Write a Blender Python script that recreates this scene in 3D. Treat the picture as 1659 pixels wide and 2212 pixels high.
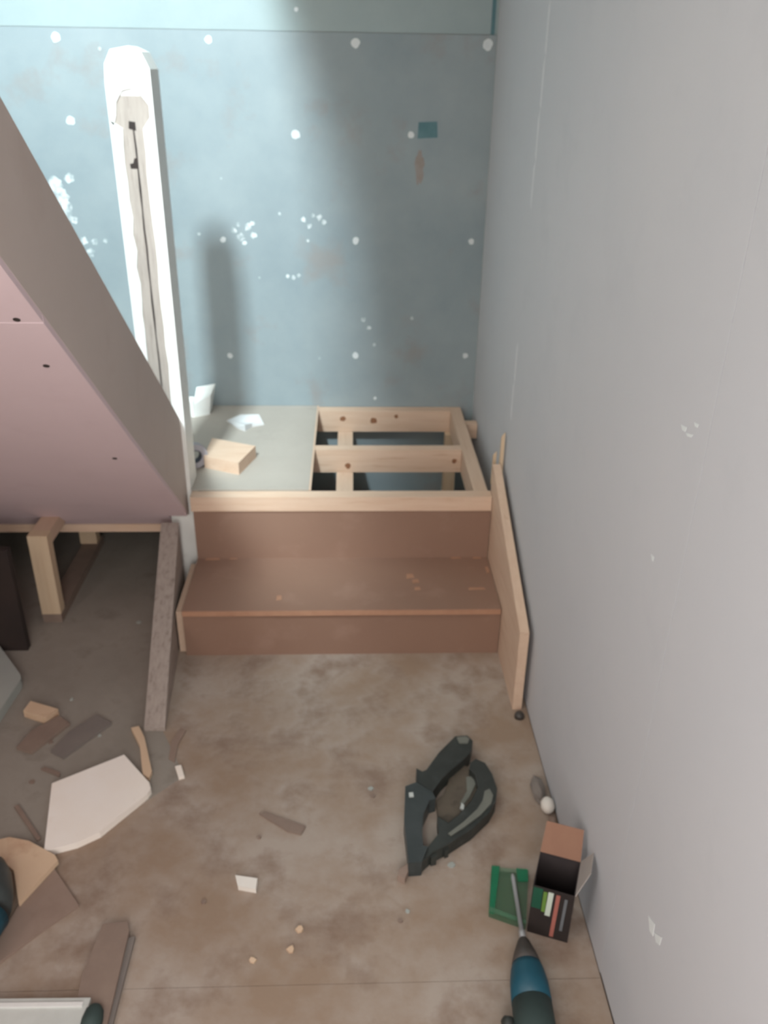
import bpy, bmesh, math, random
from mathutils import Vector, Matrix
random.seed(7)
S = bpy.context.scene
for o in list(bpy.data.objects): bpy.data.objects.remove(o)
COL = S.collection

# ------------------------------------------------------------------ camera
CAM = Vector((0.4874, -2.0677, 1.5400)); YAW, PITCH, ROLL, FPX = 0.0423, 0.4758, -0.0166, 1850.0
_cy, _sy, _cp, _sp = math.cos(YAW), math.sin(YAW), math.cos(PITCH), math.sin(PITCH)
_f = Vector((_sy*_cp, _cy*_cp, -_sp)); _r = Vector((_cy, -_sy, 0)); _d = _f.cross(_r)
_cr, _sr = math.cos(ROLL), math.sin(ROLL)
RIGHT = _cr*_r + _sr*_d; DOWN = -_sr*_r + _cr*_d; FWD = _f
cd = bpy.data.cameras.new('camera'); cam = bpy.data.objects.new('camera', cd); COL.objects.link(cam)
cd.sensor_fit = 'VERTICAL'; cd.sensor_height = 36.0; cd.lens = FPX/2212*36.0
cd.clip_start = 0.02
mw = Matrix((( RIGHT.x, -DOWN.x, -FWD.x, CAM.x), (RIGHT.y, -DOWN.y, -FWD.y, CAM.y), (RIGHT.z, -DOWN.z, -FWD.z, CAM.z), (0,0,0,1)))
cam.matrix_world = mw
S.camera = cam
cd.dof.use_dof = True; cd.dof.focus_distance = 0.6; cd.dof.aperture_fstop = 13.0   # the photograph is softly out of focus

# ------------------------------------------------------------------ world, lights, exposure
w = bpy.data.worlds.new('sky'); S.world = w; w.use_nodes = True
bg = w.node_tree.nodes['Background']; bg.inputs[0].default_value = (0.72, 0.86, 1.0, 1); bg.inputs[1].default_value = 0.5
vs = S.view_settings; vs.view_transform = 'Standard'; vs.look = 'None'; vs.gamma = 1; vs.use_curve_mapping = False
vs.exposure = 0.0
def area(name, loc, target, sx, sy, watts, col):
    l = bpy.data.lights.new(name, 'AREA'); l.shape = 'RECTANGLE'; l.size = sx; l.size_y = sy; l.energy = watts; l.color = col
    o = bpy.data.objects.new(name, l); COL.objects.link(o); o.location = loc
    o.rotation_euler = (Vector(target)-Vector(loc)).to_track_quat('-Z', 'Y').to_euler()
    return o
# daylight through the upstairs window (behind and above, over the stairwell)
area('upstairs_window_daylight', (-0.42, -2.66, 4.2), (-0.42, 0.0, 4.2), 0.34, 0.66, 520, (0.80, 0.95, 1.0))
# daylight through the downstairs window in the left wall
area('downstairs_window_daylight', (-1.00, -2.15, 1.45), (0.5, -2.15, 1.45), 0.8, 1.0, 12.5, (1.0, 0.94, 0.89))
# fill light added behind the camera to brighten soffit, string and risers
area('rear_fill_light', (0.40, -2.70, 1.25), (0.40, 0.0, 1.25), 0.62, 1.6, 28, (1.0, 0.945, 0.895))

# ------------------------------------------------------------------ helpers
def lin(c):
    c = c/255.0
    return c/12.92 if c <= 0.04045 else ((c+0.055)/1.055)**2.4
def rgb(r, g, b): return (lin(r), lin(g), lin(b), 1)
def ray(u, v): return RIGHT*((u-829.5)/FPX) + DOWN*((v-1106)/FPX) + FWD
def pz(u, v, z=0.0):
    d = ray(u, v); return CAM + d*((z-CAM.z)/d.z)
def py(u, v, y):
    d = ray(u, v); return CAM + d*((y-CAM.y)/d.y)
def px(u, v, x):
    d = ray(u, v); return CAM + d*((x-CAM.x)/d.x)

def mat(name, base, second=None, scale=6, contrast=0.5, rough=0.8, stretch=(1,1,1), third=None, third_scale=30, third_amt=0.3, bump=0.0, bump_scale=60, metallic=0, detail=6, third_lo=0.55, third_hi=0.7):
    m = bpy.data.materials.new(name); m.use_nodes = True
    nt = m.node_tree; b = nt.nodes['Principled BSDF']
    b.inputs['Roughness'].default_value = rough; b.inputs['Metallic'].default_value = metallic
    b.inputs['Base Color'].default_value = base
    if second is None: return m
    tc = nt.nodes.new('ShaderNodeTexCoord'); mp = nt.nodes.new('ShaderNodeMapping'); mp.inputs['Scale'].default_value = stretch
    nt.links.new(tc.outputs['Object'], mp.inputs['Vector'])
    def noise(sc, det=detail):
        n = nt.nodes.new('ShaderNodeTexNoise'); n.inputs['Scale'].default_value = sc; n.inputs['Detail'].default_value = det
        n.inputs['Roughness'].default_value = 0.62
        nt.links.new(mp.outputs[0], n.inputs['Vector']); return n
    def mix(fac, a, c):
        x = nt.nodes.new('ShaderNodeMix'); x.data_type = 'RGBA'
        nt.links.new(fac, x.inputs[0])
        if isinstance(a, tuple): x.inputs[6].default_value = a
        else: nt.links.new(a, x.inputs[6])
        if isinstance(c, tuple): x.inputs[7].default_value = c
        else: nt.links.new(c, x.inputs[7])
        return x.outputs[2]
    def ramp(src, lo, hi, top=1.0):
        r = nt.nodes.new('ShaderNodeMapRange'); r.inputs[1].default_value = lo; r.inputs[2].default_value = hi; r.inputs[4].default_value = top
        nt.links.new(src, r.inputs[0]); return r.outputs[0]
    n1 = noise(scale)
    out = mix(ramp(n1.outputs[0], 0.5-0.5*(1-contrast)*0.6-0.05, 0.5+0.5*(1-contrast)*0.6+0.05), base, second)
    if third:
        n2 = noise(third_scale); out = mix(ramp(n2.outputs[0], third_lo, third_hi, third_amt), out, third)
    nt.links.new(out, b.inputs['Base Color'])
    if bump:
        n3 = noise(bump_scale); bp = nt.nodes.new('ShaderNodeBump'); bp.inputs['Strength'].default_value = bump; bp.inputs['Distance'].default_value = 0.004
        nt.links.new(n3.outputs[0], bp.inputs['Height']); nt.links.new(bp.outputs[0], b.inputs['Normal'])
    return m

M = {}
M['floor'] = mat('dusty_chipboard', rgb(148,127,109), rgb(168,155,144), scale=3.6, contrast=0.8, rough=0.9, third=rgb(124,101,85), third_scale=7, third_amt=0.75, bump=0.25, bump_scale=45, third_lo=0.5, third_hi=0.68)
M['floor_grey'] = mat('grey_floor', rgb(138,131,122), rgb(154,147,138), scale=4, contrast=0.6, rough=0.92, third=rgb(112,104,95), third_scale=8, third_amt=0.6, bump=0.25, bump_scale=45)
M['slab'] = mat('dark_subfloor', rgb(96,84,74), rgb(106,94,84), scale=8, rough=0.95)
M['skim'] = mat('blue_grey_plaster', rgb(132,145,150), rgb(148,159,162), scale=3.2, contrast=0.5, rough=0.75, third=rgb(142,136,132), third_scale=5, third_amt=0.6, bump=0.12)
M['skim_top'] = mat('pale_green_plaster', rgb(144,159,161), rgb(154,168,169), scale=4, rough=0.75, bump=0.1)
M['plasterboard'] = mat('grey_plasterboard_paper', rgb(191,193,198), rgb(195,196,200), scale=2, rough=0.85, third=rgb(187,189,194), third_scale=6, third_amt=0.5)
M['board_pale'] = mat('pale_filled_board', rgb(212,213,216), rgb(202,203,206), scale=20, rough=0.85)
M['room_wall'] = mat('room_plaster', rgb(172,158,146), rgb(162,148,138), scale=3, rough=0.9)
M['ceiling'] = mat('ceiling_white', rgb(214,212,210), rgb(205,203,200), scale=3, rough=0.9)
M['filler'] = mat('white_filler', rgb(222,226,226), rgb(205,212,214), scale=25, rough=0.9)
M['smear'] = mat('thin_plaster_smear', rgb(148,160,164), rgb(214,220,221), scale=45, contrast=0.8, rough=0.85)
M['teal_tape'] = mat('teal_tape', rgb(72,110,118), rgb(96,130,136), scale=20, rough=0.7)
M['rust'] = mat('brown_smear', rgb(152,148,144), rgb(140,128,120), scale=30, rough=0.9)
M['mdf'] = mat('brown_hardboard', rgb(142,112,95), rgb(135,105,89), scale=3, contrast=0.4, rough=0.7, third=rgb(154,124,108), third_scale=7, third_amt=0.55, bump=0.05)
M['mdf_edge'] = mat('brown_hardboard_edge', rgb(178,136,110), rgb(164,122,98), scale=20, rough=0.8)
def pine(name, a, b, c, st): return mat(name, a, b, scale=5, contrast=0.4, rough=0.65, stretch=st, third=c, third_scale=4, third_amt=0.55, third_lo=0.58, third_hi=0.72)
M['pine_x'] = pine('pine_along_x', rgb(216,190,168), rgb(206,175,150), rgb(176,132,102), (1.2,14,14))
M['pine_y'] = pine('pine_along_y', rgb(212,186,164), rgb(202,173,150), rgb(182,144,116), (14,1.2,14))
M['pine_z'] = pine('pine_along_z', rgb(212,190,162), rgb(204,178,148), rgb(186,154,126), (14,14,1.2))
M['knot'] = mat('brown_knot', rgb(150,104,74), rgb(128,86,60), scale=60, rough=0.7)
M['pale_ply'] = mat('pale_board_face', rgb(248,242,236), rgb(243,232,220), scale=4, rough=0.75, third=rgb(214,188,164), third_scale=5, third_amt=0.6)
M['warm_ply'] = mat('warm_board_face', rgb(216,190,162), rgb(204,174,146), scale=6, rough=0.75, third=rgb(172,130,104), third_scale=9, third_amt=0.6)
M['grey_wood_y'] = mat('weathered_grey_wood', rgb(170,158,150), rgb(150,138,130), scale=6, contrast=0.5, rough=0.85, stretch=(16,1.4,16), third=rgb(112,98,92), third_scale=6, third_amt=0.5, bump=0.15)
M['brown_wood'] = mat('dusty_brown_wood', rgb(140,122,110), rgb(128,110,100), scale=6, rough=0.9, stretch=(4,4,4), third=rgb(146,126,112), third_scale=12, third_amt=0.5)
M['red_wood'] = mat('reddish_dusty_board', rgb(150,130,118), rgb(140,120,108), scale=5, rough=0.9, third=rgb(128,108,96), third_scale=12, third_amt=0.5)
M['grey_slat'] = mat('grey_dusty_slat', rgb(128,120,114), rgb(118,110,106), scale=10, rough=0.9)
M['taupe'] = mat('taupe_string_board', rgb(194,180,172), rgb(188,174,166), scale=2.5, rough=0.75, third=rgb(183,167,158), third_scale=6, third_amt=0.5)
M['pink'] = mat('pink_fire_plasterboard', rgb(218,197,201), rgb(213,192,196), scale=2, rough=0.85, third=rgb(207,185,189), third_scale=7, third_amt=0.4)
M['paint'] = mat('white_gloss_paint', rgb(238,238,234), rgb(230,230,226), scale=14, rough=0.45, third=rgb(214,210,204), third_scale=22, third_amt=0.4, bump=0.1)
M['bare'] = mat('bare_grey_timber', rgb(170,160,152), rgb(152,142,134), scale=6, rough=0.85, stretch=(14,14,1.5), third=rgb(126,116,108), third_scale=8, third_amt=0.5)
M['deck'] = mat('grey_deck_board', rgb(174,166,156), rgb(166,158,148), scale=4, rough=0.85, third=rgb(156,148,138), third_scale=9, third_amt=0.5, bump=0.1)
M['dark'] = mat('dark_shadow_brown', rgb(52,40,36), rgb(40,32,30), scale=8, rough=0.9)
M['slot'] = mat('dark_slot', rgb(58,48,44), rgb(44,38,36), scale=20, rough=0.95)
M['greyboard'] = mat('grey_green_board', rgb(168,172,166), rgb(158,162,158), scale=5, rough=0.8)
M['paper'] = mat('white_paper', rgb(220,220,220), rgb(206,208,210), scale=12, rough=0.85)
M['tape_grey'] = mat('grey_tape', rgb(168,164,170), rgb(152,148,156), scale=20, rough=0.45)
M['tape_core'] = mat('dark_tape_core', rgb(52,56,64), rgb(70,66,78), scale=20, rough=0.7)
M['black_plastic'] = mat('black_plastic', rgb(38,41,39), rgb(56,60,57), scale=14, rough=0.5, third=rgb(72,76,74), third_scale=25, third_amt=0.5)
M['bluegrey_plastic'] = mat('blue_black_plastic', rgb(50,56,57), rgb(66,72,72), scale=18, rough=0.45)
M['grey_inlay'] = mat('grey_rubber_inlay', rgb(116,118,110), rgb(104,106,98), scale=18, rough=0.6)
M['dusty_plate'] = mat('dusty_brown_plate', rgb(98,88,76), rgb(84,76,66), scale=20, rough=0.8, third=rgb(60,54,46), third_scale=30, third_amt=0.6)
M['pale_metal'] = mat('pale_metal', rgb(206,210,206), rgb(194,198,194), scale=16, rough=0.4, metallic=0.1)
M['teal'] = mat('teal_plastic', rgb(12,70,88), rgb(16,78,96), scale=12, rough=0.5)
M['teal_dark'] = mat('dark_green_rubber', rgb(44,60,58), rgb(54,70,68), scale=14, rough=0.7)
M['chuck'] = mat('dark_chuck', rgb(70,64,60), rgb(58,54,52), scale=14, rough=0.5)
M['steel'] = mat('steel_bit', rgb(190,190,192), rgb(172,174,178), scale=14, rough=0.4, metallic=0.3)
M['card_black'] = mat('black_printed_card', rgb(38,33,33), rgb(46,38,36), scale=12, rough=0.6)
M['card_dark'] = mat('dark_inner_card', rgb(58,50,50), rgb(50,44,46), scale=12, rough=0.8)
M['card_brown'] = mat('brown_card', rgb(148,112,92), rgb(138,102,84), scale=12, rough=0.85)
M['card_grey'] = mat('grey_card', rgb(168,160,154), rgb(158,152,148), scale=12, rough=0.85)
M['print_green'] = mat('green_print', rgb(26,84,62), rgb(24,76,58), scale=30, rough=0.6)
M['print_lime'] = mat('lime_print', rgb(104,140,62), rgb(96,130,58), scale=30, rough=0.6)
M['print_white'] = mat('white_print', rgb(202,212,200), rgb(190,202,190), scale=30, rough=0.6)
M['print_red'] = mat('red_print', rgb(172,106,95), rgb(162,98,88), scale=30, rough=0.6)
M['print_grey'] = mat('grey_print', rgb(112,116,120), rgb(102,106,110), scale=30, rough=0.6)
M['white_plastic'] = mat('white_plastic', rgb(236,230,222), rgb(228,222,214), scale=12, rough=0.5)
M['frame_white'] = mat('window_white', rgb(226,226,224), rgb(218,218,216), scale=12, rough=0.5)
def glassy(name, col, alpha, rough=0.2):
    m = mat(name, col, rough=rough); b = m.node_tree.nodes['Principled BSDF']; b.inputs['Alpha'].default_value = alpha; return m
M['green_plastic'] = glassy('clear_green_plastic', rgb(92,140,108), 0.38)
M['green_edge'] = glassy('green_plastic_edge', rgb(30,124,86), 0.7)
M['glass'] = mat('window_glass', (1,1,1,1), rough=0.0); M['glass'].node_tree.nodes['Principled BSDF'].inputs['Transmission Weight'].default_value = 1.0

def obj(name, bm, m, parent=None, bevel=0.0, smooth=False, label=None):
    if bevel:
        bmesh.ops.bevel(bm, geom=[e for e in bm.edges if e.is_manifold and e.calc_face_angle(0) > 0.5], offset=bevel, segments=2, affect='EDGES', clamp_overlap=True)
    bmesh.ops.recalc_face_normals(bm, faces=bm.faces)
    me = bpy.data.meshes.new(name); bm.to_mesh(me); bm.free()
    if smooth:
        for p in me.polygons: p.use_smooth = True
    me.materials.append(M[m] if isinstance(m, str) else m)
    o = bpy.data.objects.new(name, me); COL.objects.link(o)
    if parent is not None:
        o.parent = parent; o.matrix_parent_inverse = Matrix.Translation(-parent.location) if parent.type == 'EMPTY' else Matrix.Identity(4)
    if label: o['label'] = label
    return o
def thing(name, loc, label, cat, group=None):
    e = bpy.data.objects.new(name, None); COL.objects.link(e); e.location = loc; e.empty_display_size = 0.05
    return tag(e, label, cat, group)
def tag(o, label, cat, group=None):
    o['label'] = label; o['category'] = cat
    if group: o['group'] = group
    return o
def struct(o, label=None):
    o['kind'] = 'structure'
    if label: o['label'] = label
    return o
def box(x0, x1, y0, y1, z0, z1, bm=None):
    bm = bm or bmesh.new()
    v = [bm.verts.new(p) for p in ((x0,y0,z0),(x1,y0,z0),(x1,y1,z0),(x0,y1,z0),(x0,y0,z1),(x1,y0,z1),(x1,y1,z1),(x0,y1,z1))]
    for f in ((0,3,2,1),(4,5,6,7),(0,1,5,4),(1,2,6,5),(2,3,7,6),(3,0,4,7)): bm.faces.new([v[i] for i in f])
    return bm
def prism(a, b, bm=None):
    """closed solid between two matching rings of points"""
    bm = bm or bmesh.new()
    A = [bm.verts.new(p) for p in a]; B = [bm.verts.new(p) for p in b]; n = len(A)
    bm.faces.new(A); bm.faces.new(B[::-1])
    for i in range(n): bm.faces.new((A[i], B[i], B[(i+1)%n], A[(i+1)%n]))
    return bm
def ext_x(poly, x0, x1): return prism([(x0,y,z) for y,z in poly], [(x1,y,z) for y,z in poly])
def ext_y(poly, y0, y1): return prism([(x,y0,z) for x,z in poly], [(x,y1,z) for x,z in poly])
def ext_z(poly, z0, z1): return prism([(p[0],p[1],z0) for p in poly], [(p[0],p[1],z1) for p in poly])
def lathe(a, b, prof, n=24, bm=None):
    """rings along the axis a->b; prof = [(t, radius)]"""
    bm = bm or bmesh.new(); a = Vector(a); b = Vector(b); ax = (b-a).normalized()
    u = ax.orthogonal().normalized(); v = ax.cross(u); rings = []
    for t, r in prof:
        c = a + (b-a)*t
        rings.append([bm.verts.new(c + (u*math.cos(2*math.pi*i/n) + v*math.sin(2*math.pi*i/n))*r) for i in range(n)])
    for p, q in zip(rings, rings[1:]):
        for i in range(n): bm.faces.new((p[i], p[(i+1)%n], q[(i+1)%n], q[i]))
    bm.faces.new(rings[0][::-1]); bm.faces.new(rings[-1])
    return bm
def beam(a, b, wdt, h, up=(0,0,1), bm=None):
    """bar from a to b, a/b on the centre line; w across, h along up"""
    a = Vector(a); b = Vector(b); ax = (b-a).normalized(); s = ax.cross(Vector(up)).normalized(); t = s.cross(ax)
    ring = lambda c: [c + s*wdt/2*i + t*h/2*j for i, j in ((-1,-1),(1,-1),(1,1),(-1,1))]
    return prism(ring(a), ring(b), bm)
def pxflat(pts, z0, z1):
    """pixel outline of a flat top at height z1, as a solid resting at z0"""
    P = [pz(u, v, z1) for u, v in pts]; return ext_z([(p.x, p.y) for p in P], z0, z1)
def blob(cx, cz, r, n, jit):
    return [(cx + r*(1+random.uniform(-jit,jit))*math.cos(2*math.pi*i/n), cz + r*(1+random.uniform(-jit,jit))*math.sin(2*math.pi*i/n)) for i in range(n)]

# ------------------------------------------------------------------ numbers taken from the camera fit
XW, YB = 0.962, 1.084            # faces of right wall and back wall
W, T, R1, ZB = 0.92, 0.291, 0.160, 0.377   # step width, tread depth, first tread height, landing top
XL, YR, ZC, ZTOP = -1.04, -2.75, 2.40, 5.0  # left wall, rear wall, ceiling, roof

# ------------------------------------------------------------------ structure
fl = struct(obj('floor', box(XL, XW+0.1, YR, YB+0.1, -0.06, -0.018), 'slab'), 'dusty brown chipboard floor littered with offcuts')
g = 0.0005
def sheet(x0, x1, y0, y1): obj('floor_sheet', box(x0, x1, y0+g, y1-g, -0.018, 0.0), 'floor', fl)
sheet(XL, XW, YR, -1.033); sheet(XL, XW, -1.033, YB)
E_ = [pz(u, v) for u, v in ((398,1676),(330,1722),(250,1768),(132,1842))]
obj('floor_sheet', ext_z([(XL,YB),(-0.06,YB),(-0.06,.28),(-0.004,-.33)]+[(p.x,p.y) for p in E_]+[(XL,-.74)], 0.0, 0.0006), 'floor_grey', fl, label='greyer floor under the stair flight')  # thin greyer patch over the floor sheets

wb = struct(obj('wall_back', box(XL, XW+0.1, YB+0.014, YB+0.12, -0.06, ZTOP), 'room_wall'), 'blue-grey plastered back wall dotted with white filler')
ZS = 1.648
obj('plaster_sheet', box(XL, XW, YB, YB+0.014, 0, ZS-0.0006), 'skim', wb)
obj('plaster_sheet', box(XL, XW, YB+0.0004, YB+0.014, ZS+0.0006, ZTOP), 'skim_top', wb, label='paler green-grey upper plaster sheet')
wr = struct(obj('wall_right', box(XW+0.014, XW+0.12, YR, YB+0.12, -0.06, ZTOP), 'room_wall'), 'bare light grey plasterboard wall')
def rsheet(y0, y1, z0, z1): return obj('plasterboard_sheet', box(XW, XW+0.014, y0+0.001, y1-0.001, z0, z1), 'plasterboard', wr)
rsheet(-1.026, YB, 0.004, ZC); rsheet(YR, -1.026, 0.008, ZC); rsheet(YR, YB, ZC+0.002, ZTOP)
# left wall with window opening
wy0, wy1, wz0, wz1 = -2.60, -1.70, 0.9, 2.0
bm = box(XL-0.12, XL, YR, wy0, -0.06, ZTOP); box(XL-0.12, XL, wy1, YB+0.12, -0.06, ZTOP, bm); box(XL-0.12, XL, wy0, wy1, -0.06, wz0, bm); box(XL-0.12, XL, wy0, wy1, wz1, ZTOP, bm)
struct(obj('wall_left', bm, 'room_wall'), 'plain plastered wall with the downstairs window')
ux0, ux1, uz0, uz1 = -0.66, -0.18, 3.78, 4.62
bm = box(XL-0.12, ux0, YR-0.12, YR, -0.06, ZTOP); box(ux1, XW+0.12, YR-0.12, YR, ZC, ZTOP, bm); box(ux1, 0.05, YR-0.12, YR, -0.06, ZC, bm); box(0.75, XW+0.12, YR-0.12, YR, -0.06, ZC, bm); box(0.05, 0.75, YR-0.12, YR, 2.1, ZC, bm); box(0.05, 0.75, YR-0.12, YR, -0.06, 0.0, bm); box(ux0, ux1, YR-0.12, YR, -0.06, uz0, bm); box(ux0, ux1, YR-0.12, YR, uz1, ZTOP, bm)
struct(obj('wall_rear', bm, 'room_wall'), 'plain plastered wall with the narrow upstairs window')
# unseen ceiling; stairwell edge and low rear slab shaped to block upstairs light
bm = ext_z([(0.078,YB),(XW,YB),(XW,YR),(-0.03,YR),(-0.03,-1.5),(0.005,-0.88),(0.072,-0.55)], ZC, ZC+0.2); box(XL, -0.0305, YR, -1.50, 2.15, 2.35, bm)
struct(obj('ceiling', bm, 'ceiling'), 'unseen white ceiling, stairwell edge shaped to shade wall and floor')
struct(obj('ceiling', box(XL-0.12, XW+0.12, YR-0.12, YB+0.12, ZTOP, ZTOP+0.1), 'ceiling'), 'upstairs ceiling')
def window(name, axis, c, a0, a1, z0, z1):
    def bb(p0, p1, q0, q1, d0, d1): return box(p0, p1, c+d0, c+d1, q0, q1) if axis == 'y' else box(c+d0, c+d1, p0, p1, q0, q1)
    e = 0.001
    o = struct(obj(name, bb(a0+e, a1-e, z0+e, z0+0.04, -0.10, -0.02), 'frame_white'), 'unseen white glazed door added for the rear fill light' if name.startswith('door') else 'white painted window')
    for p in ((a0+e, a1-e, z1-0.04, z1-e), (a0+e, a0+0.04, z0+0.04, z1-0.04), (a1-0.04, a1-e, z0+0.04, z1-0.04)): obj('window_frame', bb(*p, -0.10, -0.02), 'frame_white', o)
    obj('window_pane', bb(a0+0.04, a1-0.04, z0+0.04, z1-0.04, -0.064, -0.060), 'glass', o)
window('window_1', 'x', XL, wy0, wy1, wz0, wz1); window('window_2', 'y', YR, ux0, ux1, uz0, uz1)
window('door_for_fill', 'y', YR, 0.05, 0.75, 0.0, 2.1)  # unseen door, added to go with the rear fill light

# filler over the screw heads, smears, tape
for u, v, r in ((120,80,.015),(450,85,.012),(768,93,.014),(1053,96,.017),(152,260,.014),(638,290,.016),(888,291,.011),(768,520,.012),(1018,522,.010),(482,518,.010),(768,768,.012),(497,768,.010),(1005,768,.010),(640,20,.007),(810,860,.006)):
    p = py(u, v, YB); obj('filler_spot', ext_y(blob(p.x, p.z, r, 12, .18), YB-0.0008, YB+0.001), 'filler', wb)
_sm = [0]
def smear(pts, r, k=None):
    for (u, v, s) in pts:
        _sm[0] += 1; p = py(u, v, YB); obj('plaster_smear', ext_y(blob(p.x, p.z, r*s, 18, .32), YB-0.0003-0.00002*_sm[0], YB+0.001), 'smear', wb)
smear([(118,395,1.6),(130,425,2.2),(142,455,1.8),(150,385,1.0),(160,475,.8)], .016)
smear([(182,520,1.0),(195,545,1.2),(205,522,.9),(190,560,.7),(228,520,.6)], .012)
smear([(505,498,1),(520,512,1.3),(535,490,1.2),(548,508,1.0),(528,525,.8),(515,485,.7),(545,483,.8)], .010)
smear([(655,474,1),(668,488,.9),(690,470,1.1),(700,480,.9),(676,466,.7)], .009)
smear([(622,597,.8),(634,600,.9),(645,595,.8)], .008)
smear([(785,690,1.2),(797,708,1.1),(665,520,.7),(604,462,.7),(890,688,.9),(808,745,.8),(690,773,.8)], .007)
smear([(430,505,.6),(478,385,.5),(560,600,.5),(215,105,.6),(270,200,.5)], .008)
a = py(903, 262, YB); b = py(945, 300, YB)
obj('tape_patch', ext_y([(a.x,b.z),(b.x,b.z+.004),(b.x-.003,a.z),(a.x+.002,a.z-.003)], YB-0.001, YB+0.001), 'teal_tape', wb, label='small teal patch on the plaster')
for u, v, r in ((906,365,.030),):
    p = py(u, v, YB); obj('brown_smear', ext_y([(p.x+a_*.5, p.z+b_*1.9) for a_, b_ in blob(0, 0, r, 20, .3)], YB-0.0002, YB+0.001), 'rust', wb)
obj('corner_tape', box(XW-0.022, XW-0.010, YB-0.002, YB+0.003, ZS, 2.2), 'teal_tape', wb, label='dark teal strip in the wall corner')
# right wall: filled vertical streak, scuffs
for k in range(9):
    z0 = 0.62 + k*0.12; yy = 0.315 - 0.004*k
    if k in (2,3,4): continue
    obj('filler_streak', ext_x([(yy-.008,z0),(yy+.009,z0+.01),(yy+.011,z0+.10),(yy-.006,z0+.118)], XW-0.0006, XW+0.001), 'board_pale', wr)
for u, v, du, dv in ((1478,925,6,8),(1490,940,8,5),(1505,918,5,6),(1408,2000,7,22),(1422,2028,8,14),(1410,1205,3,8)):
    q = [px(u-du, v-dv, XW), px(u+du, v-dv*.2, XW), px(u+du*.4, v+dv, XW), px(u-du*.6, v+dv*.5, XW)]
    obj('scuff', ext_x([(p.y, p.z) for p in q], XW-0.0006, XW+0.001), 'filler', wr)

# ------------------------------------------------------------------ lower steps
st = thing('lower_steps', (W/2, 0.1, 0), 'two brown hardboard steps leading up to the half-built landing', 'steps')
obj('riser', box(0.0, W, 0.0, 0.018, 0, R1-0.018), 'mdf', st)
obj('tread', box(0.0, W, -0.006, T, R1-0.018, R1), 'mdf', st, bevel=0.002)
obj('tread_edge', box(0.002, W-0.002, -0.0085, -0.0062, R1-0.017, R1-0.001), 'mdf_edge', st)
obj('riser', box(0.0, W, T, T+0.018, R1, ZB-0.048), 'mdf', st)
obj('side_board', ext_x([(0.02,0),(0.02,R1-.02),(T,R1-.02),(T,0)], -0.022, -0.002), 'pine_y', st)
# staples of pale glue / chips on the tread
for u, v, a_, b_ in ((985,1205,12,3),(1030,1205,10,3),(460,1208,18,3),(505,1207,9,2),(1030,1272,20,3),(886,1245,9,6),(898,1256,8,5),(902,1272,7,4),(603,1292,6,6),(1053,1232,4,9)):
    p = pz(u, v, R1); obj('wood_fleck', ext_z([(p.x-a_*.0013, min(p.y-b_*.002, T-.004)), (p.x+a_*.0013, min(p.y-b_*.0012, T-.004)), (p.x+a_*.001, min(p.y+b_*.0022, T-.001)), (p.x-a_*.0012, min(p.y+b_*.002, T-.001))], R1, R1+0.0015), 'mdf_edge', st)
# left string: weathered top edge, brown inner face
sl = ext_x([(-0.325,0),(-0.325,.012),(0.285,.292),(0.285,0)], -0.054, 0.0)
for v_ in sl.verts:
    k = (v_.co.y+0.325)/0.61; v_.co.x -= 0.046*k
obj('side_string', sl, 'grey_wood_y', st, bevel=0.002, label='weathered grey left side string')
# right string against the plasterboard
obj('side_string', ext_x([(-0.257,0.0),(-0.252,.25),(0.33,.468),(0.33,0.0)], 0.922, 0.947), 'pine_y', st, bevel=0.0025, label='pale pine right side string')

# slivers standing behind the right string
for i, (u0, v0, u1, v1, wd, lab) in enumerate(((1083,930,1078,1010,.016,'taller pine sliver standing between side string and plasterboard'),(1064,968,1068,1015,.012,'shorter pine sliver standing by the landing rail'))):
    x = 0.9515 if i == 0 else 0.935
    a = px(u0, v0, x); b = px(u1, v1, x)
    yb_ = 0.345 + 0.03*i
    tag(obj('wood_sliver', prism([(x-.006,yb_,ZB+.001),(x+.006,yb_,ZB+.001),(x+.006,yb_+wd,ZB+.001),(x-.006,yb_+wd,ZB+.001)], [(x-.005,yb_+.004,a.z),(x+.005,yb_+.004,a.z+.012),(x+.005,yb_+wd,a.z+.006),(x-.005,yb_+wd,a.z-.01)]), 'pine_z'), lab, 'wood offcut')

# ------------------------------------------------------------------ landing frame and deck board
ld = thing('landing_frame', (W/2, 0.7, 0), 'pale pine joist frame of the landing, open on the plasterboard side', 'landing frame')
obj('front_beam', box(-0.005, W, T-0.004, T+0.040, ZB-0.048, ZB), 'pine_x', ld, bevel=0.003)
jx0, jx1 = 0.362, 0.868
obj('joist', box(0.05, jx1, 1.034, YB-0.004, ZB-0.085, ZB), 'pine_x', ld, bevel=0.003)
obj('joist', box(0.05, jx1, 0.655, 0.695, ZB-0.085, ZB), 'pine_x', ld, bevel=0.003)
obj('side_rail', box(jx1+0.001, 0.912, T+0.041, YB-0.004, ZB-0.085, ZB), 'pine_y', ld, bevel=0.003)
obj('bearer', box(0.435, 0.492, T+0.042, YB-0.006, ZB-0.150, ZB-0.086), 'pine_y', ld, bevel=0.003)
obj('wall_block', box(0.913, XW-0.002, 0.93, 0.965, ZB-0.07, ZB-0.012), 'pine_x', ld, bevel=0.003)
for x, y in ((0.44,0.40),(0.44,1.0),(0.85,0.40),(0.85,1.0),(-0.95,0.40),(-0.95,1.0)):
    h = ZB-0.151 if x == 0.44 else ZB-0.086
    obj('leg', box(x, x+0.045, y, y+0.045, 0, h), 'pine_z', ld, bevel=0.003)
obj('left_rail', box(-1.0, -0.955, 0.46, YB-0.006, ZB-0.085, ZB-0.019), 'pine_y', ld)
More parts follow.
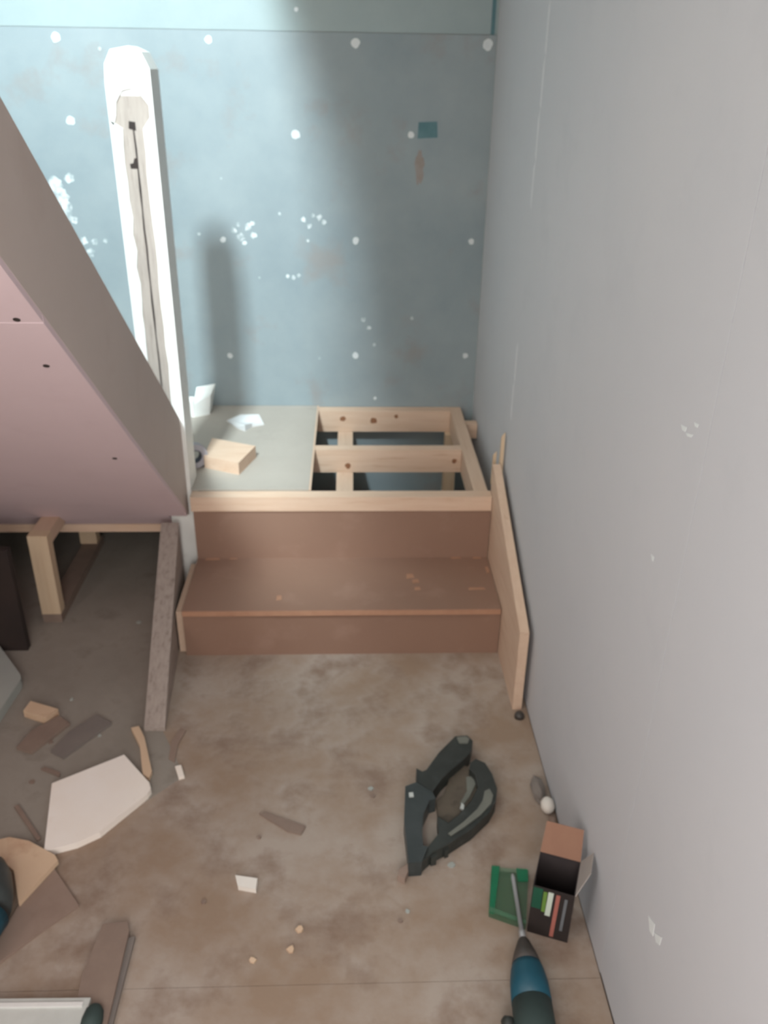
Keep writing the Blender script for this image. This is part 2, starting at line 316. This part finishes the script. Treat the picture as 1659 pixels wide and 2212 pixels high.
# knots
for x, z, r, y in ((0.455,.345,.011,1.0335),(0.572,.338,.013,1.0335),(0.66,.355,.008,1.0335),(0.475,.318,.011,.6545),(0.845,.335,.009,.6545)):
    obj('knot', ext_y(blob(x, z, r, 10, .2), y-0.0004, y+0.001), 'knot', ld)
deck = obj('deck_board', prism([(-1.037,.440,ZB),(-0.008,.440,ZB),(-0.008,T+.042,ZB),(0.354,T+.042,ZB),(0.354,YB-.003,ZB),(-1.037,YB-.003,ZB)], [(p[0],p[1],ZB+.004) for p in ((-1.037,.440),(-0.008,.440),(-0.008,T+.042),(0.354,T+.042),(0.354,YB-.003),(-1.037,YB-.003))]), 'deck')
obj('edge_strip', box(0.3545, 0.361, T+.042, YB-.003, ZB, ZB+.0042), 'pine_y', deck)
tag(deck, 'grey dusty board laid over the left half of the landing frame', 'board')

# ------------------------------------------------------------------ newel post
NX0, NX1, NY0, NY1 = -0.122, -0.008, 0.330, 0.436
nw = thing('newel_post', (-0.065, 0.383, 0), 'old white-painted newel post with bare timber channel beside the landing', 'post')
ZT = 1.585
core = [(NX0,.34),(-.078,.34),(-.078,0),(NX1,0),(NX1,ZT-.05),(NX1-.018,ZT-.012),(-.055,ZT),(NX0+.022,ZT-.008),(NX0+.004,ZT-.04)]
obj('shaft', ext_y([(x, max(z,.0)) for x,z in core], NY0+0.004, NY1), 'paint', nw, bevel=0.002)
def jag(x, z0, z1, n, amp): return [(x+random.uniform(-amp,amp), z0+(z1-z0)*i/n) for i in range(n+1)]
F0, F1 = NY0, NY0+0.0045
obj('bare_channel', box(NX0+0.012, NX1-0.012, NY0+0.0030, NY0+0.0044, 0.36, 1.475), 'bare', nw, label='bare grey timber channel')
obj('paint_strip', ext_y([(NX0,.35)]+[(NX0,1.42)]+jag(NX0+.029,1.40,.36,24,.0035), F0, F1-.0012), 'paint', nw)
obj('paint_strip', ext_y([(NX1,1.44),(NX1,.14)]+jag(NX1-.031,.16,1.40,22,.0025), F0, F1-.0012), 'paint', nw)
cap = [(NX0,1.42),(NX0+.010,1.405),(NX0+.018,1.43),(NX0+.022,1.46),(NX0+.04,1.487),(-.06,1.492),(NX1-.03,1.478),(NX1-.012,1.455),(NX1-.006,1.43),(NX1,1.44),(NX1,ZT-.05),(NX1-.018,ZT-.012),(-.055,ZT),(NX0+.022,ZT-.008),(NX0+.004,ZT-.04),(NX0,1.5)]
obj('paint_cap', ext_y(cap, F0, F1-.0012), 'paint', nw)
L_ = jag(-.0660,.62,1.40,16,.0012); R_ = jag(-.0615,1.40,.62,16,.0012)
obj('slot', ext_y(L_+R_, NY0+0.0022, NY0+0.0034), 'slot', nw, label='dark split in the channel')
obj('slot', ext_y([(-.082,1.305),(-.064,1.305),(-.064,1.33),(-.070,1.33),(-.074,1.318),(-.083,1.316)], NY0+0.002, NY0+0.0034), 'slot', nw)
obj('slot', ext_y([(-.076,1.40),(-.058,1.395),(-.058,1.415),(-.074,1.417)], NY0+0.002, NY0+0.0034), 'slot', nw)

# ------------------------------------------------------------------ upper flight on the left
uf = thing('upper_flight', (-0.5, -0.6, 0.3), 'upper stair flight with taupe side string and pink plasterboard underside', 'stairs')
top = lambda y: 0.905 - 0.885*y
bot = lambda y: 0.593 - 0.900*y
YU = -1.49
obj('outer_string', ext_x([(0.328,bot(.328)),(0.328,top(.328)),(YU,top(YU)),(YU,bot(YU))], -0.052, -0.020), 'taupe', uf, bevel=0.002, label='taupe outer side string')
obj('inner_string', ext_x([(0.44,bot(.44)+.15),(0.44,top(.44)),(YU,top(YU)),(YU,bot(YU))], -1.0, -0.97), 'taupe', uf)
n_up = 9
for k in range(n_up):
    y0 = 0.437 - 0.215*k; z = top(y0) - 0.03; x1 = -0.124 if k == 0 else -0.053
    zb = ZB+0.0045 if k == 0 else max(z-0.185, bot(y0)+.012)
    obj('tread', box(-0.969, x1, max(y0-0.222, YU), y0, z-0.02, z), 'mdf', uf)
    obj('riser', box(-0.969, x1, y0-0.012, y0, zb, z-0.0205), 'mdf', uf)
def soff(x0, x1, y0, y1, m='pink'):
    return obj('soffit_sheet', ext_x([(y0,bot(y0)),(y0,bot(y0)-.016),(y1,bot(y1)-.016),(y1,bot(y1))], x0, x1), m, uf)
soff(-1.0, -0.0205, 0.30, -0.648); soff(-1.0, -0.0205, -0.651, YU); soff(-1.0, -0.080, 0.372, 0.301)
obj('soffit_batten', box(-1.0, -0.080, 0.374, 0.395, 0.212, 0.240), 'pine_x', uf)
for u, v in ((36,690),(248,990),(100,790)):
    # screw heads on the soffit, on the plane below the string
    d = ray(u, v); k = (0.577 - 0.9*CAM.y - CAM.z)/(d.z + 0.9*d.y); p = CAM + d*k
    obj('screw_head', lathe(p+Vector((0,.0009,.001)), p-Vector((0,.0009,.001)), [(0,.006),(1,.006)], 10), 'slot', uf)

# ------------------------------------------------------------------ pine prop frame under the flight
pf = thing('prop_frame', (-0.44, 0.42, 0), 'rough pine prop frame standing under the pink stair underside', 'timber frame')
obj('leg', box(-0.470, -0.412, 0.176, 0.214, 0.03, 0.305), 'pine_z', pf, bevel=0.003)
obj('leg', box(-0.475, -0.417, 0.620, 0.660, 0.03, 0.305), 'pine_z', pf, bevel=0.003)
obj('top_rail', box(-0.468, -0.414, 0.215, 0.62, 0.262, 0.304), 'pine_y', pf, bevel=0.003)
obj('base_plate', box(-0.470, -0.412, 0.176, 0.68, 0.0, 0.0295), 'brown_wood', pf, bevel=0.003)

# ------------------------------------------------------------------ things on the landing
LZ = ZB + 0.004
P = [pz(u, v, LZ+.042) for u, v in ((440,985),(515,1000),(552,963),(458,946))]
P = [(p.x, p.y) for p in P]
tag(obj('pine_offcut', ext_z(P, LZ, LZ+0.042), 'pine_x', bevel=0.003), 'pale pine block offcut lying on the grey landing board', 'wood offcut')
bm = bmesh.new(); pts = [(490,910),(520,903),(560,908),(570,918),(545,922),(530,932),(512,925)]
Q = [pz(u, v, LZ) for u, v in pts]
tag(obj('paper_scrap', prism([(q.x, q.y, LZ) for q in Q], [(q.x, q.y, LZ+.004+.010*(i%3)) for i, q in enumerate(Q)]), 'paper'), 'crumpled white paper scrap on the grey landing board', 'paper')
# tape roll lying tilted beside the post
c = Vector((-0.022, 0.500, LZ+0.0425)); ax = Vector((0.45, -0.89, 0)).normalized()
tr = thing('tape_roll', (c.x, c.y, LZ), 'roll of grey tape standing on edge behind the newel post', 'tape roll')
def ring(ri, ro, c, ax, wd, n=28):
    bm = bmesh.new(); u = ax.orthogonal().normalized(); v = ax.cross(u); L = []
    for s, r in ((-1,ro),(1,ro),(1,ri),(-1,ri)): L.append([bm.verts.new(c + ax*s*wd/2 + (u*math.cos(2*math.pi*i/n)+v*math.sin(2*math.pi*i/n))*r) for i in range(n)])
    for a_, b_ in zip(L, L[1:]+L[:1]):
        for i in range(n): bm.faces.new((a_[i], a_[(i+1)%n], b_[(i+1)%n], b_[i]))
    return bm
obj('tape', ring(.0225,.042,c,ax,.024), 'tape_grey', tr, smooth=False)
obj('tape_core', ring(.0195,.0224,c,ax,.0245), 'tape_core', tr)
wf = thing('painted_offcut', (-0.07, 0.97, LZ), 'white-painted old stair offcut propped by the back wall behind the post', 'wood offcut')
obj('upright', ext_x([(0.955,LZ),(0.985,LZ),(0.985,LZ+.07),(0.955,LZ+.06)], -0.118, -0.098), 'paint', wf, bevel=0.003)
obj('slope', prism([(-.098,.955,LZ),(-.098,1.04,LZ),(-.098,1.05,LZ+.085),(-.098,.96,LZ+.05)], [(-.045,.985,LZ),(-.045,1.045,LZ),(-.028,1.06,LZ+.095),(-.04,1.0,LZ+.07)]), 'paint', wf, bevel=0.003)

# ------------------------------------------------------------------ offcuts on the floor, left side
def flat(name, pts, z1, m, label, cat='wood offcut', z0=0.0, bevel=0.002, edge=None, group=None):
    return tag(obj(name, pxflat(pts, z0, z1), m, bevel=bevel), label, cat, group)
flat('board_offcut', [(112,1692),(268,1630),(322,1690),(326,1703),(318,1714),(215,1797),(165,1820),(95,1838)], 0.018, 'pale_ply', 'large pale five-sided board offcut lying on the chipboard floor', cat='board offcut')
flat('board_offcut', [(-40,1822),(20,1808),(62,1816),(118,1846),(125,1858),(40,1950),(30,1880)], 0.020, 'warm_ply', 'tan board offcut with a curved cut beside the teal power tool', cat='board offcut', z0=0.0075)
flat('board_offcut', [(-30,2075),(40,1955),(60,1905),(112,1868),(170,1955),(90,2010),(-10,2085)], 0.007, 'red_wood', 'thin reddish-brown board lying under the tan offcut', cat='board offcut')
flat('pine_offcut', [(50,1535),(66,1514),(125,1531),(98,1551)], 0.022, 'warm_ply', 'small pine chip offcut beside two flat dusty slats')
flat('dusty_slat', [(35,1614),(70,1576),(127,1546),(151,1562),(68,1624)], 0.010, 'brown_wood', 'brown dusty slat next to the small pine offcut')
flat('dusty_slat', [(109,1622),(150,1580),(208,1543),(241,1561),(137,1636)], 0.008, 'grey_slat', 'grey dusty slat lying parallel to the brown slat')
flat('dusty_slat', [(176,2110),(222,1996),(275,1990),(279,2010),(225,2240),(150,2240)], 0.016, 'brown_wood', 'dark brown slat reaching out of view next to the silver bar')
flat('dusty_slat', [(268,2028),(292,2022),(236,2240),(222,2240)], 0.008, 'grey_slat', 'narrow thin slat lying along the dark brown slat')
flat('dusty_slat', [(560,1757),(572,1753),(660,1784),(650,1802),(622,1795)], 0.005, 'brown_wood', 'thin brown sliver lying alone in the middle of the floor')
flat('wood_shard', [(283,1572),(300,1568),(312,1592),(328,1665),(322,1680),(308,1672),(302,1610)], 0.012, 'warm_ply', 'splintered pine shard beside the large pale board offcut')
flat('wood_chip', [(378,1655),(391,1652),(398,1676),(386,1680)], 0.008, 'pale_ply', 'small pale wood chip near the splintered shard')
flat('wood_chip', [(508,1890),(556,1897),(553,1921),(514,1914)], 0.012, 'white_plastic', 'white oblong chip in the middle of the floor')
flat('dusty_slat', [(364,1638),(370,1602),(390,1572),(402,1577),(384,1608),(377,1646)], 0.004, 'red_wood', 'thin brown splinter strip at the foot of the grey side string')
flat('wood_strip', [(88,1660),(96,1656),(130,1668),(128,1676)], 0.006, 'brown_wood', 'short brown stick behind the large pale board offcut')
flat('wood_strip', [(30,1742),(40,1738),(88,1810),(80,1815)], 0.006, 'brown_wood', 'thin dark stick between the pale and tan board offcuts')
for i, (u, v) in enumerate(((648,2010),(628,2052),(545,2075),(440,1950),(155,1512),(70,1690),(300,1345),(560,1810),(700,1400),(865,1990),(880,1970),(1150,1305),(215,1590),(110,1605),(975,1870),(805,1720),(800,1705),(680,1390))):
    p = pz(u, v); r = random.uniform(.004,.008)
    if v in (1305,1390,1400): continue
    z_ = random.uniform(.003,.006); kc = 0 if i < 3 else (1 if i % 2 else 2)
    pts = [(p.x+r*(1+random.uniform(-.3,.3))*math.cos(a*1.05), p.y+r*(1+random.uniform(-.3,.3))*math.sin(a*1.05)) for a in range(6)]
    tag(obj('debris_crumb', ext_z(pts, 0, z_), ('warm_ply','brown_wood','greyboard')[kc]), ('tiny tan wood crumb on the chipboard floor','tiny dark brown crumb on the dusty floor','tiny pale grey plaster crumb on the dusty floor')[kc], 'debris', ('tan wood crumbs','dark brown crumbs','pale grey plaster crumbs')[kc])
# grey board, and a dark sheet standing in for shade under the flight
flat('grey_board', [(-60,1392),(0,1396),(45,1458),(44,1468),(-30,1580),(-120,1560)], 0.030, 'greyboard', 'grey-green board corner lying under the stair flight', cat='board')
tag(obj('dark_shade_sheet', box(-0.95, -0.470, 0.030, 0.055, 0, 0.34), 'dark', bevel=0.003), 'dark brown sheet standing in for the shade behind the grey-green board', 'board')

# silver bar with teal knob, bottom left
sb = thing('metal_straightedge', (-0.15, -1.085, 0), 'silver metal bar with a dark teal end grip lying on the floor', 'straightedge')
a = pz(-60, 2188, 0.02); b = pz(188, 2188, 0.02)
obj('bar', beam((a.x-.2,a.y,.012), (b.x,b.y,.012), 0.052, 0.024), 'pale_metal', sb, bevel=0.004)
obj('ridge', beam((a.x-.2,a.y+.012,.026), (b.x-.01,b.y+.012,.026), 0.008, 0.004), 'frame_white', sb)
k = pz(200, 2200, 0.02)
obj('end_grip', lathe((k.x,k.y-.03,.019), (k.x,k.y+.026,.019), [(0,.018),(.5,.019),(.8,.016),(.95,.010),(1,.004)]), 'teal_dark', sb, smooth=True)

# teal power tool, left edge
tp = thing('power_tool', (-0.29, -0.83, 0), 'teal power tool at the edge of view beside the tan board offcut', 'power tool')
a = pz(-30, 1870, 0.05); b = pz(-22, 1975, 0.05)
obj('housing', lathe((a.x,a.y,.0505), (b.x-.005,b.y,.0505), [(0,.020),(.06,.038),(.3,.048),(.7,.050),(1,.044)]), 'bluegrey_plastic', tp, smooth=True)
obj('grip', lathe((b.x-.004,b.y-.001,.0505), (b.x-.02,b.y-.10,.0505), [(0,.044),(.3,.042),(.7,.040),(1,.036)]), 'teal', tp, smooth=True)

# ------------------------------------------------------------------ cordless drill, bottom right
dr = thing('cordless_drill', (0.82, -1.05, 0), 'teal cordless drill with a long steel bit pointing at the green packet', 'drill')
zA = 0.038
tip = pz(1107, 1888, 0.022); nose = pz(1130, 2028, zA); tail = pz(1153, 2200, zA)
axd = (tail-nose).normalized()
obj('bit', lathe(tip, nose+axd*.006, [(0,.0025),(.05,.0045),(.85,.0045),(.86,.0065),(1,.0065)], 10), 'steel', dr, smooth=True)
L0 = (tail-nose).length
q1 = nose + axd*0.055
obj('chuck', lathe(nose, q1, [(0,.008),(.12,.012),(.6,.022),(1,.028)]), 'chuck', dr, smooth=True)
q2 = q1 + axd*0.075
obj('gear_housing', lathe(q1, q2, [(0,.0275),(.15,.031),(.5,.0355),(1,.037)]), 'teal', dr, smooth=True)
q3 = q2 + axd*0.10
obj('motor_housing', lathe(q2, q3, [(0,.0365),(.5,.0375),(.85,.036),(1,.026)]), 'teal_dark', dr, smooth=True)
h0 = q2 + axd*0.05 + Vector((-.02,0,-.004)); h1 = h0 + Vector((-.05,-.13,-.004))
obj('handle', beam(h0, h1, .040, .032), 'teal_dark', dr, bevel=.008)
k = pz(1092, 2215, .02)
obj('trigger', lathe((k.x+.012,k.y-.012,.030), (k.x-.004,k.y+.006,.030), [(0,.012),(.6,.013),(1,.007)], 14), 'black_plastic', dr, smooth=True)
obj('battery', box(h1.x-.055, h1.x+.005, h1.y-.05, h1.y+.05, 0, .066), 'black_plastic', dr, bevel=.008)

# ------------------------------------------------------------------ green packet
gp = thing('plastic_packet', (0.80, -0.85, 0), 'clear green plastic packet lying under the drill bit', 'packet')
O = [pz(u, v, .012) for u, v in ((1062,1872),(1142,1880),(1136,2000),(1056,1972))]
O = [(p.x, p.y) for p in O]
obj('tray', ext_z(O, 0, .012), 'green_plastic', gp, bevel=.002)
def lerp(p, q, t): return (p[0]+(q[0]-p[0])*t, p[1]+(q[1]-p[1])*t)
obj('side_edge', ext_z([O[0], lerp(O[0],O[1],.22), lerp(O[3],O[2],.14), O[3]], .0125, .016), 'green_edge', gp)
obj('side_edge', ext_z([lerp(O[0],O[1],.66), lerp(O[0],O[1],.97), lerp(O[1],O[2],.22), lerp(lerp(O[0],O[3],.25),lerp(O[1],O[2],.25),.72)], .0125, .015), 'green_edge', gp)
obj('end_edge', ext_z([lerp(O[3],O[0],.10), lerp(O[2],O[1],.06), O[2], O[3]], .0165, .018), 'green_plastic', gp)

# ------------------------------------------------------------------ black screw box with open flaps
bx = thing('screw_box', (0.885, -0.90, 0), 'black printed cardboard box with open flaps against the plasterboard', 'box')
A0 = Vector((0.838,-0.930,0)); A1 = Vector((0.914,-0.958,0)); dv = Vector((0.030,0.080,0)); H = 0.135; t_ = .0015
def wall(p, q, h0, h1, m, nm, th=.0015):
    n = Vector((-(q-p).y, (q-p).x, 0)).normalized()*th
    return obj(nm, prism([p+Vector((0,0,h0)), q+Vector((0,0,h0)), q+Vector((0,0,h1)), p+Vector((0,0,h1))], [p+n+Vector((0,0,h0)), q+n+Vector((0,0,h0)), q+n+Vector((0,0,h1)), p+n+Vector((0,0,h1))]), m, bx)
B0 = A0+dv; B1 = A1+dv
wall(A0, A1, 0, H, 'card_black', 'front_panel'); wall(A1+(B1-A1)*.03, B1, 0, H, 'card_dark', 'side_panel'); wall(B1, B0, 0, H, 'card_dark', 'back_panel'); wall(B0, A0+(B0-A0)*.03, 0, H, 'card_dark', 'side_panel')
obj('base_panel', prism([A0+Vector((0,0,.001)),A1+Vector((0,0,.001)),B1+Vector((0,0,.001)),B0+Vector((0,0,.001))], [p+Vector((0,0,.003)) for p in (A0,A1,B1,B0)]), 'card_dark', bx)
up = Vector((0,0,1))
def flap(p, q, dirv, ln, m, nm, taper=.12):
    dirv = dirv.normalized(); nrm = (q-p).cross(dirv).normalized()*t_
    a_ = p+(q-p)*taper+dirv*ln; b_ = q-(q-p)*taper+dirv*ln
    return obj(nm, prism([p, q, b_, a_], [p+nrm, q+nrm, b_+nrm, a_+nrm]), m, bx)
hz = up*(H+.0005)
flap(B0+hz, B1+hz, Vector((.20,.55,.80)), .062, 'card_brown', 'flap', .04)
flap(A1+hz, B1+hz, Vector((.40,-.05,.9)), .052, 'card_grey', 'flap', .2)
flap(B0+hz, A0+hz, Vector((-.02,.02,-.9)), .03, 'card_dark', 'flap', .2)
ex = (A1-A0); nf = Vector((ex.y, -ex.x, 0)).normalized()
def stripe(s0, s1, z0, z1, m, lean=0.0):
    a_ = A0+ex*s0; b_ = A0+ex*s1; sh = ex*lean
    r = [a_+up*z0, b_+up*z0, b_+sh+up*z1, a_+sh+up*z1]
    obj('print_stripe', prism([p+nf*.0001 for p in r], [p+nf*.0008 for p in r]), m, bx)
stripe(.02,.25,.075,.132,'print_green'); stripe(.27,.36,.070,.126,'print_lime'); stripe(.365,.49,.062,.128,'print_white',.02)
stripe(.545,.64,.006,.126,'print_red',.03); stripe(.76,.83,.030,.120,'print_grey',.02)

# ------------------------------------------------------------------ small bits by the right wall
p = pz(1186, 1738, .018)
tag(obj('white_cap', lathe((p.x-.004,p.y-.022,.0165), (p.x-.002,p.y+.022,.0165), [(0,.004),(.12,.012),(.4,.0165),(.7,.0155),(.92,.009),(1,.003)], 18), 'white_plastic', smooth=True), 'white rounded plastic cap lying by the foot of the plasterboard', 'cap')
a = pz(1192, 1768, .004); b = pz(1200, 1800, .004)
tag(obj('brown_stick', beam((a.x,a.y,.0045),(b.x-.002,b.y,.0045), .012, .009), 'red_wood', bevel=.002), 'short reddish-brown stick between white cap and black box', 'stick')
p = pz(1165, 1703, .012)
bm = bmesh.new(); bmesh.ops.create_icosphere(bm, subdivisions=2, radius=1.0)
for v_ in bm.verts:
    s_ = 1+random.uniform(-.18,.18); v_.co = Vector((p.x-.003+v_.co.x*.015*s_, p.y+v_.co.y*.042*s_, max(0.0, .010+v_.co.z*.014*s_)))
tag(obj('debris_lump', bm, 'grey_slat'), 'dark grey-brown lump of debris beside the white cap', 'debris')
p = pz(1122, 1545, .006)
tag(obj('dark_plug', lathe((p.x,p.y,0),(p.x,p.y,.014), [(0,.014),(.6,.013),(1,.009)], 14), 'chuck', smooth=True), 'small dark plug at the foot of the pale pine side string', 'plug')

# ------------------------------------------------------------------ black hand tool with looped frame
ht = thing('hand_saw', (0.70, -0.57, 0), 'black hand saw with looped frame and grey inlays lying on the floor', 'hand tool')
def zt(pts): return [(840+x/5.925, 1560+y/5.925) for x, y in pts]
def part(nm, pts, z0, z1, m, bv=.004): return obj(nm, pxflat(zt(pts), z0, z1), m, ht, bevel=bv)
part('upper_bar', [(850,180),(1000,170),(1075,240),(1045,390),(960,470),(860,560),(760,640),(680,720),(560,890),(360,760),(350,590),(430,630),(480,610),(640,390)], 0, .040, 'black_plastic')
part('grip', [(210,820),(355,765),(558,892),(600,975),(520,1000),(440,1180),(425,1400),(440,1580),(500,1590),(420,1790),(250,1800),(235,1600),(195,1250)], 0, .042, 'bluegrey_plastic')
part('tip_foot', [(245,1802),(330,1800),(250,1900),(205,2000),(110,1960),(120,1890)], 0, .018, 'red_wood', .002)
part('rear_arm', [(1040,520),(1110,470),(1230,520),(1320,660),(1385,850),(1370,1010),(1290,1150),(1060,1370),(760,1560),(560,1660),(425,1785),(505,1590),(640,1420),(620,1200),(760,1290),(900,1180),(1060,1000),(1140,830),(1110,680),(1030,600)], 0, .034, 'black_plastic')
part('arm_inlay', [(1225,880),(1290,850),(1335,930),(1310,1040),(1180,1180),(980,1330),(800,1450),(760,1420),(960,1270),(1130,1110),(1200,1000)], .0345, .037, 'grey_inlay', .001)
part('inner_plate', [(780,640),(880,550),(1000,560),(1110,690),(1135,830),(1055,995),(900,1175),(760,1285),(625,1195),(605,1000),(690,930),(765,760)], 0, .014, 'dusty_plate', .002)
part('plate_inlay', [(990,700),(1080,690),(1110,790),(1030,960),(950,1060),(910,1040),(1000,880)], .0145, .017, 'grey_inlay', .001)
part('end_pad', [(870,190),(990,180),(1030,215),(1010,262),(900,262)], .0405, .044, 'grey_inlay', .001)
part('stud', [(255,900),(310,895),(318,945),(262,950)], .0425, .046, 'pale_metal', .001)
part('stud', [(930,1030),(965,1060),(960,1120),(910,1100)], .0175, .022, 'pale_metal', .001)
part('lower_lug', [(500,1640),(620,1600),(610,1720),(540,1740)], 0, .026, 'black_plastic', .002)
part('lower_lug', [(700,1560),(770,1540),(765,1630),(715,1650)], 0, .024, 'black_plastic', .002)
